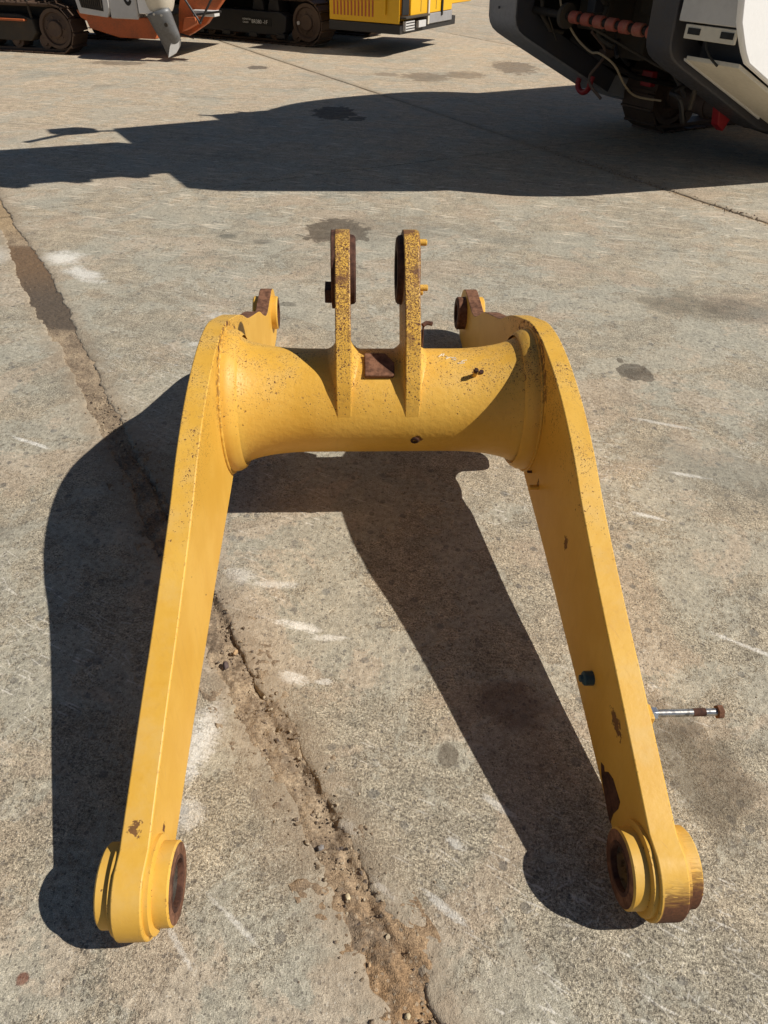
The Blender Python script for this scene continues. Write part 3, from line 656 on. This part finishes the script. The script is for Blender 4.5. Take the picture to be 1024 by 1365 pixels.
# ------------------------------------------------------------------ crawler track builder (x along, y 0..w to the back, z up)
def add_track(parent, s0, s1, r, y0, w, pitch, pad_h=.022, hub=True, mat='track', frame=True, zc=None, nroll=6):
    belt = MB(); L = s1 - s0; per = 2 * L + 2 * math.pi * r
    def path(t):
        t %= per
        if t < L: return (s0 + t, 0.0, math.pi)                 # along the ground
        t -= L
        if t < math.pi * r: a = t / r; return (s1 + r * math.sin(a), r - r * math.cos(a), math.pi - a)
        t -= math.pi * r
        if t < L: return (s1 - t, 2 * r, 0.0)
        t -= L; a = t / r; return (s0 - r * math.sin(a), r + r * math.cos(a), -a)
    k = 72; ri_ = r - .05
    vs = []; fs = []
    for q in range(k):
        x, z, a = path(per * q / k); nx, nz_ = math.sin(a), math.cos(a)
        for off in (.012, .06): vs += [(x - nx * off, y0 + w * .25, z - nz_ * off), (x - nx * off, y0 + w * .75, z - nz_ * off)]
    for q in range(k):
        a, b = q * 4, ((q + 1) % k) * 4
        fs += [(a, a + 1, b + 1, b), (a + 2, b + 2, b + 3, a + 3), (a, b, b + 2, a + 2), (a + 1, a + 3, b + 3, b + 1)]
    tr = belt.add(vs, fs).build('track_belt', mat, parent, 0, 40)
    n = int(per / pitch); pm = MB().box((-pitch * .46, 0, -.012), (pitch * .46, w, .006)); pm.box((-pitch * .44, 0.005, .006), (-pitch * .30, w - .005, pad_h))
    p0 = pm.build('track_pad', mat, tr, .003)
    for q in range(n):
        o = p0 if q == 0 else p0.copy()
        if q: col.objects.link(o); o.parent = tr
        x, z, a = path(per * q / n); o.location = (x - math.sin(a) * .014, y0, z - math.cos(a) * .014 + .0)
        o.rotation_euler = (0, a, 0)
    if hub:
        for sc in (s0, s1):
            wheel = MB().lathe([(0, .0), (-.01, r * .30), (.0, r * .34), (.03, r * .36), (.05, r * .62), (.02, r * .66), (.02, r * .80), (.08, r * .82), (w * .8, r * .82)], lambda h, a, b: (sc + a, y0 + .04 + h, r + b), 36).build('idler_wheel', mat, parent, 0, 30)
            for q in range(8): MB().lathe([(0, 0), (0, .016), (-.012, .016), (-.012, 0)], lambda h, a, b: (sc + r * .45 * math.cos(q * .785) + a, y0 + .085 + h - .04, r + r * .45 * math.sin(q * .785) + b), 6).build('wheel_bolt', mat, wheel, 0, 20)
    for q in range(nroll):
        xr = s0 + (q + .5) * L / nroll
        MB().lathe([(0, 0), (0, .05), (.03, .06), (.03, r * .30), (w * .7, r * .30)], lambda h, a, b: (xr + a, y0 + .07 + h, .055 + r * .30 + b), 20).build('track_roller', mat, parent, 0, 30)
    return tr

# ------------------------------------------------------------------ mobile crusher, top right (x into the machine, y = -width)
CA = math.atan2(.514, .858)
cr = empty('mobile_crusher', (.87, 8.60, 0.0), CA)
tag(cr, 'large dark grey and white crawler crusher with chamfered end and open dark belly', 'crusher')
def cw(w0, w1): return (lambda s, z: (s, -w0, z)), (lambda s, z: (s, -w1, z))
outer = [(-.02, 1.95), (.035, 1.06), (.055, 1.005), (.095, .955), (.16, .915), (.26, .868), (1.41, .366), (1.90, .24), (2.5, .20)]
inner = [(2.5, .42), (1.95, .44), (1.5, .54), (.40, 1.03), (.30, 1.09), (.245, 1.17), (.20, 1.95)]
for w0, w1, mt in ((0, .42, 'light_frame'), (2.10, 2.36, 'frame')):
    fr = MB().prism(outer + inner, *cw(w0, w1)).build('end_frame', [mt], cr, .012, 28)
# dark lining of the far end frame (the flange seen from inside)
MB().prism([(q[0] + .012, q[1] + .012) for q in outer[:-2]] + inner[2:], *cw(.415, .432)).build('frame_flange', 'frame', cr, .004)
MB().prism([(.20, 1.95), (.30, 1.05), (1.5, .50), (2.5, .38), (2.5, 1.95)], *cw(.06, .10)).build('side_sheet', 'dark', cr)  # sheets, bulkhead and deck of the belly: shade put into their dark colour
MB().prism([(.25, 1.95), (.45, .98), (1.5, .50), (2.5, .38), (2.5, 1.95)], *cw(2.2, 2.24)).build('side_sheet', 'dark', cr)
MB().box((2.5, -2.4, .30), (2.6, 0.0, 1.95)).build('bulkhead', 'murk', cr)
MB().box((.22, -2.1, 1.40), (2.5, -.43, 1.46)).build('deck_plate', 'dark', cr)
for k, (s0, z0, hh, w0, w1) in enumerate(((1.1, .75, .5, .55, 1.1), (1.5, .62, .55, 1.2, 2.0), (.75, .98, .35, .5, .9), (1.9, .5, .3, .6, 2.0), (1.05, 1.12, .2, 1.0, 2.0))):
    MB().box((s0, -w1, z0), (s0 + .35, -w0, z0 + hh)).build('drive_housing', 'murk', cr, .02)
MB().tube([(.24, -.45, 1.135), (.26, -2.10, 1.085)], .032, 14).build('roller_shaft', 'dark', cr)
for q in range(7):
    w = 1.02 + q * .158; z = 1.135 - (w - .45) * .0303
    MB().lathe([(-.050, .03), (-.050, .045), (-.046, .049), (.046, .049), (.050, .045), (.050, .03)], lambda h, a, b: (.25 + a, -w + h, z + b), 20).build('impact_roller', 'sleeve', cr, 0, 30)
MB().lathe([(-.02, .03), (-.02, .10), (.02, .10), (.02, .03)], lambda h, a, b: (.25 + a, -.90 + h, 1.12 + b), 24).build('end_disc', 'murk', cr, 0, 30)
MB().tube(spline([(.30, -.70, 1.38), (.25, -.80, 1.20), (.33, -.95, .98), (.42, -1.10, .86), (.40, -1.25, .86), (.48, -1.38, .78), (.62, -1.42, .62), (.80, -1.42, .52), (.95, -1.60, .50)], 5), .010, 8).build('cable', 'cable', cr)
MB().tube([(.26, -1.15, 1.08), (.75, -1.62, .80), (1.0, -1.95, .66)], .012, 8).build('conduit', 'murk', cr)
MB().tube([(.25, -.65, 1.10), (.42, -.62, .90)], .008, 6).build('conduit', 'murk', cr)
MB().tube([(.26, -.50, 1.3), (.25, -.56, 1.1), (.36, -.58, .98), (.5, -.6, .96)], .02, 8).build('hydraulic_hose', 'murk', cr)
MB().tube([(.7, -.52, .90), (.8, -.9, .75), (1.2, -1.0, .6), (1.8, -1.0, .5)], .025, 8).build('hydraulic_hose', 'dark', cr)
MB().tube([(2.05, -.55, .36), (2.12, -2.6, .30)], .105, 20).build('axle_pipe', 'pipe', cr)
for sy in (-.75, -1.25, -1.8): MB().lathe([(-.03, .10), (-.03, .125), (.03, .125), (.03, .10)], lambda h, a, b: (2.08 + a, sy + h, .34 + b), 20).build('pipe_flange', 'pipe', cr, 0, 30)
def loop(s, w, z, sc, name='towing_eye'):
    pts = [(s, -w + .07 * sc, z + .06 * sc)] + [(s - .02, -w + .07 * sc * math.cos(t), z - .06 * sc * math.sin(t)) for t in [R(q) for q in range(0, 181, 15)]] + [(s, -w - .07 * sc, z + .06 * sc)]
    MB().tube(pts, .022 * sc, 10).build(name, 'red', cr)
loop(1.10, .40, .47, 1.3)
MB().box((1.42, -1.0, .50), (1.50, -.86, .64)).build('red_bracket', 'red', cr, .01)
MB().prism([(1.16, .52), (1.26, .56), (1.36, .40), (1.30, .30), (1.20, .36)], *cw(2.02, 2.10)).build('red_bracket', 'red', cr, .008)
# outer cover on the near side
MB().prism([(-.07, 1.40), (-.02, 1.24), (.075, 1.11), (.12, 1.055), (.19, .985), (1.6, .37), (2.2, .30), (6.0, .30), (6.0, 3.20), (-.07, 3.20)], *cw(2.93, 2.985)).build('side_cover', 'white', cr, .014, 28)
MB().prism([(.02, 1.21), (.06, 1.205), (.06, 3.1), (.02, 3.1)], *cw(2.40, 2.93)).build('upper_panel', 'silver', cr, .006)
vp = MB().box((.03, -2.93, 1.105), (.055, -2.47, 1.195)).build('vent_strip', 'cream', cr, .004)
for w in (2.56, 2.86): MB().box((.022, -w - .055, 1.135), (.032, -w + .055, 1.175)).build('vent_slot', 'ink', vp)
MB().box((.40, -2.93, .93), (.44, -2.36, 1.3)).build('recess_plate', 'frame', cr)
MB().tube([(.05, -2.66, 1.16), (.06, -2.68, 1.06), (.09, -2.72, 1.0), (.16, -2.74, .95)], .009, 6).build('cable', 'ink', cr)
bp = MB().prism([(.17, .985), (.165, .955), (1.75, .285), (1.75, .315)], *cw(2.43, 2.925)).build('chamfer_panel', 'cream', cr, .004)
MB().prism([(.16, .965), (.165, .948), (1.30, .458), (1.30, .478)], *cw(2.415, 2.435)).build('panel_lip', 'silver', bp)
MB().box((1.32, -2.80, .335), (1.50, -2.62, .40)).build('work_light', 'glass', cr, .02)
# running gear
for y0 in (-.86, -2.80): add_track(cr, 2.05, 5.2, .37, y0, .46, .17, .03, True, 'track', nroll=5)
# upper works above the picture: unseen, shaped to throw the long shadow
MB().box((.05, -2.92, 1.96), (6.0, -.02, 3.18)).build('upper_body', 'silver', cr, .02)
MB().prism([(.04, 1.40), (-.42, 1.78), (-1.12, 2.85), (-1.12, 3.18), (.04, 3.18)], *cw(2.60, 2.80)).build('wing_caster', 'frame', cr, .02)  # overhang added to fill the near edge of the shadow
MB().prism([(.04, 2.55), (-1.12, 2.85), (-1.12, 3.18), (.04, 3.18)], *cw(.30, 2.60)).build('lip_caster', 'silver', cr, .02)  # overhang added to carry the shadow further left
cb = MB().prism([(-1.2, 2.95), (-5.2, 3.75), (-5.2, 4.0), (-1.2, 3.2)], *cw(.95, 2.15)).build('discharge_conveyor', 'silver', cr, .02)
MB().tube([(-1.1, -.40, 3.12), (-1.45, -.32, 3.2), (-2.0, -.61, 3.2)], .035, 8).build('bar_caster', 'frame', cr)  # added to cast the thin bar in the shadow outline
MB().box((-1.62, -.42, 3.12), (-1.30, -.18, 3.36)).build('blob_caster', 'frame', cr, .03)  # added block that casts the blob beside the bar
MB().lathe([(-1.25, .55), (1.25, .55)], lambda h, a, b: (2.2 + a * 1.6, -1.45 + h, 3.16 + b * .55), 32).build('engine_hood', 'silver', cr, 0, 40)
MB().prism(spline([(.7, .05), (1.3, -.28), (2.2, -.42), (3.2, -.36), (3.9, .05)], 6), lambda a, w: (a, -w, 3.0), lambda a, w: (a, -w, 3.16)).build('bulge_caster', 'frame', cr)  # added so that the shadow's far edge bulges
for q in range(7): MB().tube([(.1 + q * .45, -.10, 3.15), (.1 + q * .45, -.10, 3.15 + .22)], .03, 6).build('post_caster', 'frame', cr)  # added to roughen the shadow outline
for q in range(9): MB().box((-1.5 - q * .42, -2.24, 3.02 + q * .084), (-1.38 - q * .42, -2.10, 3.20 + q * .084)).build('bracket_caster', 'frame', cr)  # added along the conveyor to break up its shadow edge
# belly clutter
rc = random.Random(11)
for q in range(16):
    y0 = -rc.uniform(.55, 1.9); z0 = rc.uniform(.75, 1.3); s0 = rc.uniform(.5, 1.6); pts = [(s0, y0, z0 + .2)]
    for k in range(4): pts.append((s0 + rc.uniform(-.12, .25), pts[-1][1] - rc.uniform(-.05, .22), max(.42, z0 - k * .10 + rc.uniform(-.08, .08))))
    MB().tube(spline(pts, 4), rc.choice((.010, .014, .020)), 7).build('hydraulic_hose', rc.choice(('murk', 'black', 'frame', 'pipe')), cr)
for q in range(9):
    y0 = -rc.uniform(.55, 1.9); z0 = rc.uniform(.6, 1.2); s0 = rc.uniform(.6, 1.5)
    MB().box((s0, y0 - .05, z0), (s0 + .12, y0 + .05, z0 + rc.uniform(.06, .2))).build('valve_block', rc.choice(('murk', 'pipe', 'frame')), cr, .008)
for q in range(7):
    z0 = 1.30 - q * .05
    MB().lathe([(0, 0), (0, .013), (-.010, .013), (-.010, 0)], lambda h, a, b: (-.012 + .004 * q + h, -.21 + a, z0 + .05 * q * .2 + b), 6).build('bolt_head', 'frame', cr) if q in (0, 4) else None

# ------------------------------------------------------------------ white and orange crawler, top left
wm = empty('crawler_machine', (-5.41, 13.75, 0.0), math.atan2(-.19, .98))
tag(wm, 'dirty white and orange crawler machine with brown tracks and a grey steel chute', 'crawler machine')
add_track(wm, -3.2, -.14, .345, 0.0, .46, .19, .03, True, 'track', nroll=6)
add_track(wm, -3.2, -.14, .345, 2.1, .46, .19, .03, False, 'track', nroll=3)
MB().prism([(-3.0, .16), (-.62, .16), (-.50, .28), (-.52, .46), (-.75, .52), (-3.0, .52)], lambda s, z: (s, .06, z), lambda s, z: (s, .30, z)).build('track_frame', 'murk', wm, .015)
MB().box((-1.55, -.03, .435), (-.62, .10, .465)).build('step_board', 'orange', wm, .006)
MB().tube([(-.55, .10, .40), (-.62, .12, 1.2)], .018, 8).build('hand_rail', 'murk', wm)
MB().box((-3.2, .35, .45), (.30, 2.1, .80)).build('chassis', 'dark', wm, .02)
MB().prism([(.30, .62), (.36, .515), (.45, .475), (.48, .38), (.98, .272), (1.60, .275), (1.66, .56), (1.0, .535), (.45, .575)], lambda s, z: (s, .05, z), lambda s, z: (s, .5, z)).build('chassis_beam', 'orange', wm, .012)
MB().box((.55, .5, .30), (1.6, 1.9, .55)).build('chassis', 'dark', wm, .02)
gf = MB().prism([(.24, 1.3), (.37, .575), (.845, .535), (.90, .62), (.935, 1.3)], lambda s, z: (s, .02, z), lambda s, z: (s, .16, z)).build('grille_frame', 'silver', wm, .012)
MB().prism([(.33, 1.3), (.43, .655), (.80, .615), (.84, 1.3)], lambda s, z: (s, .010, z), lambda s, z: (s, .03, z)).build('grille_back', 'dark', gf)
for q in range(11): MB().box((.44 + q * .033, -.002, .66), (.455 + q * .033, .014, 1.3)).build('grille_slat', 'murk', gf)
sp = MB().box((.90, .03, .525), (1.37, .30, 1.3)).build('side_panel', 'silver', wm, .02)
MB().box((1.385, .04, .60), (1.70, .30, 1.3)).build('side_panel', 'white', wm, .012)
arc = [(1.235 + .075 * math.cos(R(a)), .845 + .145 * math.sin(R(a))) for a in range(40, 331, 15)]
arci = [(1.235 + .040 * math.cos(R(a)), .845 + .095 * math.sin(R(a))) for a in range(330, 39, -15)]
MB().prism(arc + arci, lambda s, z: (s, .026, z), lambda s, z: (s, .034, z)).build('letter', 'ink', sp)
MB().tube([(1.66, .0, .50), (1.655, .02, 1.3)], .018, 8).build('drain_hose', 'ink', wm)
# grey chute: bent trough hanging from a white funnel
rows = []
for q in range(13):
    t = q / 12; z = .66 - .60 * t
    cx = 1.78 + .20 * t if t < .6 else 1.90 - .06 * (t - .6) / .4; rr = .18 - .02 * t / .6 if t < .6 else .16 - .135 * ((t - .6) / .4); dep = .13 - .10 * t
    rows.append([(cx + rr * math.sin(a), -.10 - dep * math.cos(a) + .10 * t, z + .05 * math.sin(a) * (1 - t)) for a in [R(-100 + k * 200 / 14) for k in range(15)]])
vs = [v for r in rows for v in r]; fs = [(a * 15 + b, a * 15 + b + 1, (a + 1) * 15 + b + 1, (a + 1) * 15 + b) for a in range(12) for b in range(14)]
ch = MB().add(vs, fs).build('chute', 'chute', wm, 0, 40); sd = ch.modifiers.new('thick', 'SOLIDIFY'); sd.thickness = .014; sd.offset = 1
MB().lathe([(0, .0), (0, .028), (.02, .028), (.02, 0)], lambda h, a, b: (1.94 + a, -.20 - h, .50 + b), 16).build('chute_knob', 'murk', ch)
MB().prism([(2.03, .34), (2.07, .30), (2.05, .22), (1.98, .12), (1.86, .055), (1.90, .20), (1.95, .30)], lambda a, z: (a, -.12 + (a - 1.9) * .5, z), lambda a, z: (a, -.105 + (a - 1.9) * .5, z)).build('chute_lip', 'silver', ch, .004)
for zz, xx in ((.62, 1.66), (.63, 1.78), (.62, 1.90)): MB().lathe([(0, 0), (0, .018), (.014, .018), (.014, 0)], lambda h, a, b: (xx + a, -.235 - h, zz + b), 6).build('bolt_head', 'bolt', ch)
MB().lathe([(.66, .17), (.72, .20), (.95, .27), (1.3, .28)], lambda h, a, b: (1.80 + a, -.02 + b, h), 28).build('funnel', 'cream', wm, 0, 30)
MB().prism([(1.92, .34), (2.02, .30), (2.16, .36), (2.42, .50), (2.75, .83), (2.9, 1.3), (2.2, 1.3), (1.98, .70)], lambda s, z: (s, .22, z), lambda s, z: (s, .34, z)).build('side_bracket', 'orange', wm, .012)
MB().prism([(2.10, .40), (2.36, .52), (2.34, .60), (2.16, .58)], lambda s, z: (s, -.02, z), lambda s, z: (s, .22, z)).build('bracket_foot', 'orange', wm, .01)
for a, b in (((2.02, .08, .36), (2.25, .05, .32)), ((2.2, .0, .82), (2.44, -.05, .52)), ((2.65, .0, .85), (2.42, -.05, .52)), ((2.30, .05, .62), (2.75, .05, .68))):
    MB().tube([a, b], .016, 8).build('brace_rod', 'black', wm)
MB().box((2.26, .1, .60), (2.62, .3, .68)).build('brace_shelf', 'silver', wm, .008)
MB().box((-3.0, .2, .9), (2.6, 2.4, 2.6)).build('upper_body', 'cream', wm, .03)

# ------------------------------------------------------------------ yellow tracked machine, top middle
em = empty('tracked_machine', (-1.78, 15.64, 0.0), math.atan2(-.44, .896))
tag(em, 'yellow tracked machine with black undercarriage and slotted yellow side panels', 'tracked machine')
add_track(em, -4.3, .12, .365, 0.0, .52, .15, .028, True, 'track', nroll=9)
add_track(em, -4.3, .12, .365, 2.2, .52, .15, .028, False, 'track', nroll=4)
tf = MB().prism([(-4.0, .14), (-.40, .14), (-.30, .20), (-.27, .44), (-.42, .50), (-4.0, .50)], lambda s, z: (s, -.01, z), lambda s, z: (s, .28, z)).build('track_frame', 'black', em, .015)
pb = MB().box((-1.245, -.018, .272), (-.60, -.008, .398)).build('name_plate', 'ink', tf, .002)
def text(txt, size, loc, parent, name):
    cu = bpy.data.curves.new(name, 'FONT'); cu.body = txt; cu.size = size; cu.extrude = .001
    tmp = bpy.data.objects.new(name, cu); col.objects.link(tmp)
    dg = bpy.context.evaluated_depsgraph_get(); me = bpy.data.meshes.new_from_object(tmp.evaluated_get(dg))
    bpy.data.objects.remove(tmp); me.materials.clear(); me.materials.append(M['print'])
    for p in me.polygons: p.material_index = 0
    o = bpy.data.objects.new(name, me); col.objects.link(o); o.parent = parent; o.location = loc; o.rotation_euler = (R(90), 0, 0)
text('KOMATSU', .040, (-1.235, -.0215, .348), tf, 'lettering'); text('GALEO', .040, (-1.235, -.0215, .300), tf, 'lettering')
text('BR380 -1F', .085, (-1.035, -.0215, .305), tf, 'lettering')
for q in range(6): MB().box((-3.6 + q * .62, -.02, .09), (-3.42 + q * .62, .10, .17)).build('roller_guard', 'black', em, .012)
for q, s in enumerate((-.92, -.58)):
    MB().prism([(s - .13, .50), (s + .13, .50), (s + .10, .72), (s - .06, .76)], lambda a, z: (a, .05, z), lambda a, z: (a, .40, z)).build('frame_lug', 'black', em, .015)
MB().box((-4.0, .5, .30), (.6, 2.3, .74)).build('centre_frame', 'dark', em, .02)
MB().lathe([(0, 0), (0, .03), (.02, .03), (.02, 0)], lambda h, a, b: (-.02 + a, .02 - h, .36 + b), 14).build('hub_plug', 'zinc', em)
for s in (-2.0, -1.72): MB().box((s, .2, .62), (s + .07, .28, .86)).build('cylinder_end', 'body_yellow', em, .01)
# body behind the track: own corner near (.03,14.4) in the yard
cx, cy = .05 - (-1.78), 14.40 - 15.64
ea = math.atan2(-.44, .896); bx = cx * math.cos(ea) + cy * math.sin(ea); by_ = -cx * math.sin(ea) + cy * math.cos(ea)
bw = 1.38
skirt = MB().box((bx - bw, by_, .335), (bx, by_ + 2.4, .475)).build('skirt', 'black', em, .012)
MB().box((bx - bw + .01, by_ + .015, .478), (bx - .20, by_ + 2.3, 1.6)).build('body', 'body_yellow', em, .02)
side = MB().box((bx - bw + .02, by_ - .004, .485), (bx - .02, by_ + .014, 1.5)).build('side_panel', 'body_yellow', em, .006)
for q in range(12): MB().box((bx - bw + .10 + q * .068, by_ - .010, .56), (bx - bw + .128 + q * .068, by_ - .002, 1.4)).build('vent_slot', 'orange', side)
MB().box((bx - .31, by_ - .05, .60), (bx - .26, by_ - .015, 1.5)).build('hand_rail', 'body_yellow', em, .01)
# lit end of the body
MB().box((bx - .20, by_ + .35, .575), (bx + .02, by_ + 2.15, 1.6)).build('end_panel', 'body_yellow', em, .015)
MB().box((bx - .20, by_ + 2.155, .66), (bx + .0, by_ + 3.15, 1.6)).build('end_panel', 'body_yellow', em, .015)
MB().box((bx - .2, by_ + 1.05, .42), (bx + .03, by_ + 2.15, .572)).build('bumper', 'light_frame', em, .01)
st = MB().box((bx - .02, by_ + .02, .555), (bx + .10, by_ + .98, .585)).build('step_plate', 'murk', em, .006)
MB().box((bx, by_ + .10, .38), (bx + .06, by_ + .45, .52)).build('tail_light', 'silver', em, .006)
MB().box((bx, by_ + .62, .40), (bx + .06, by_ + .92, .50)).build('tail_light', 'silver', em, .006)
for k in range(3): MB().box((bx + .058, by_ + .11, .405 + k * .04), (bx + .064, by_ + .44, .418 + k * .04)).build('lamp_bar', 'ink', em)
for yy in (1.02, 1.62): MB().box((bx + .02, by_ + yy, .42 + .1 * (yy > 1.5)), (bx + .05, by_ + yy + .06, 1.5)).build('end_rail', 'ink' if yy > 1.5 else 'cream', em, .008)
MB().prism([(.05, .60), (.30, .60), (.30, .82), (.24, .90), (.14, .92), (.05, .88)], lambda y, z: (bx - .01, by_ + y, z), lambda y, z: (bx + .012, by_ + y, z)).build('inspection_opening', 'ink', em)
for yy, z0 in ((.75, .62), (1.4, .62)): MB().box((bx + .016, by_ + yy, z0), (bx + .024, by_ + yy + .012, 1.5)).build('panel_joint', 'murk', em)
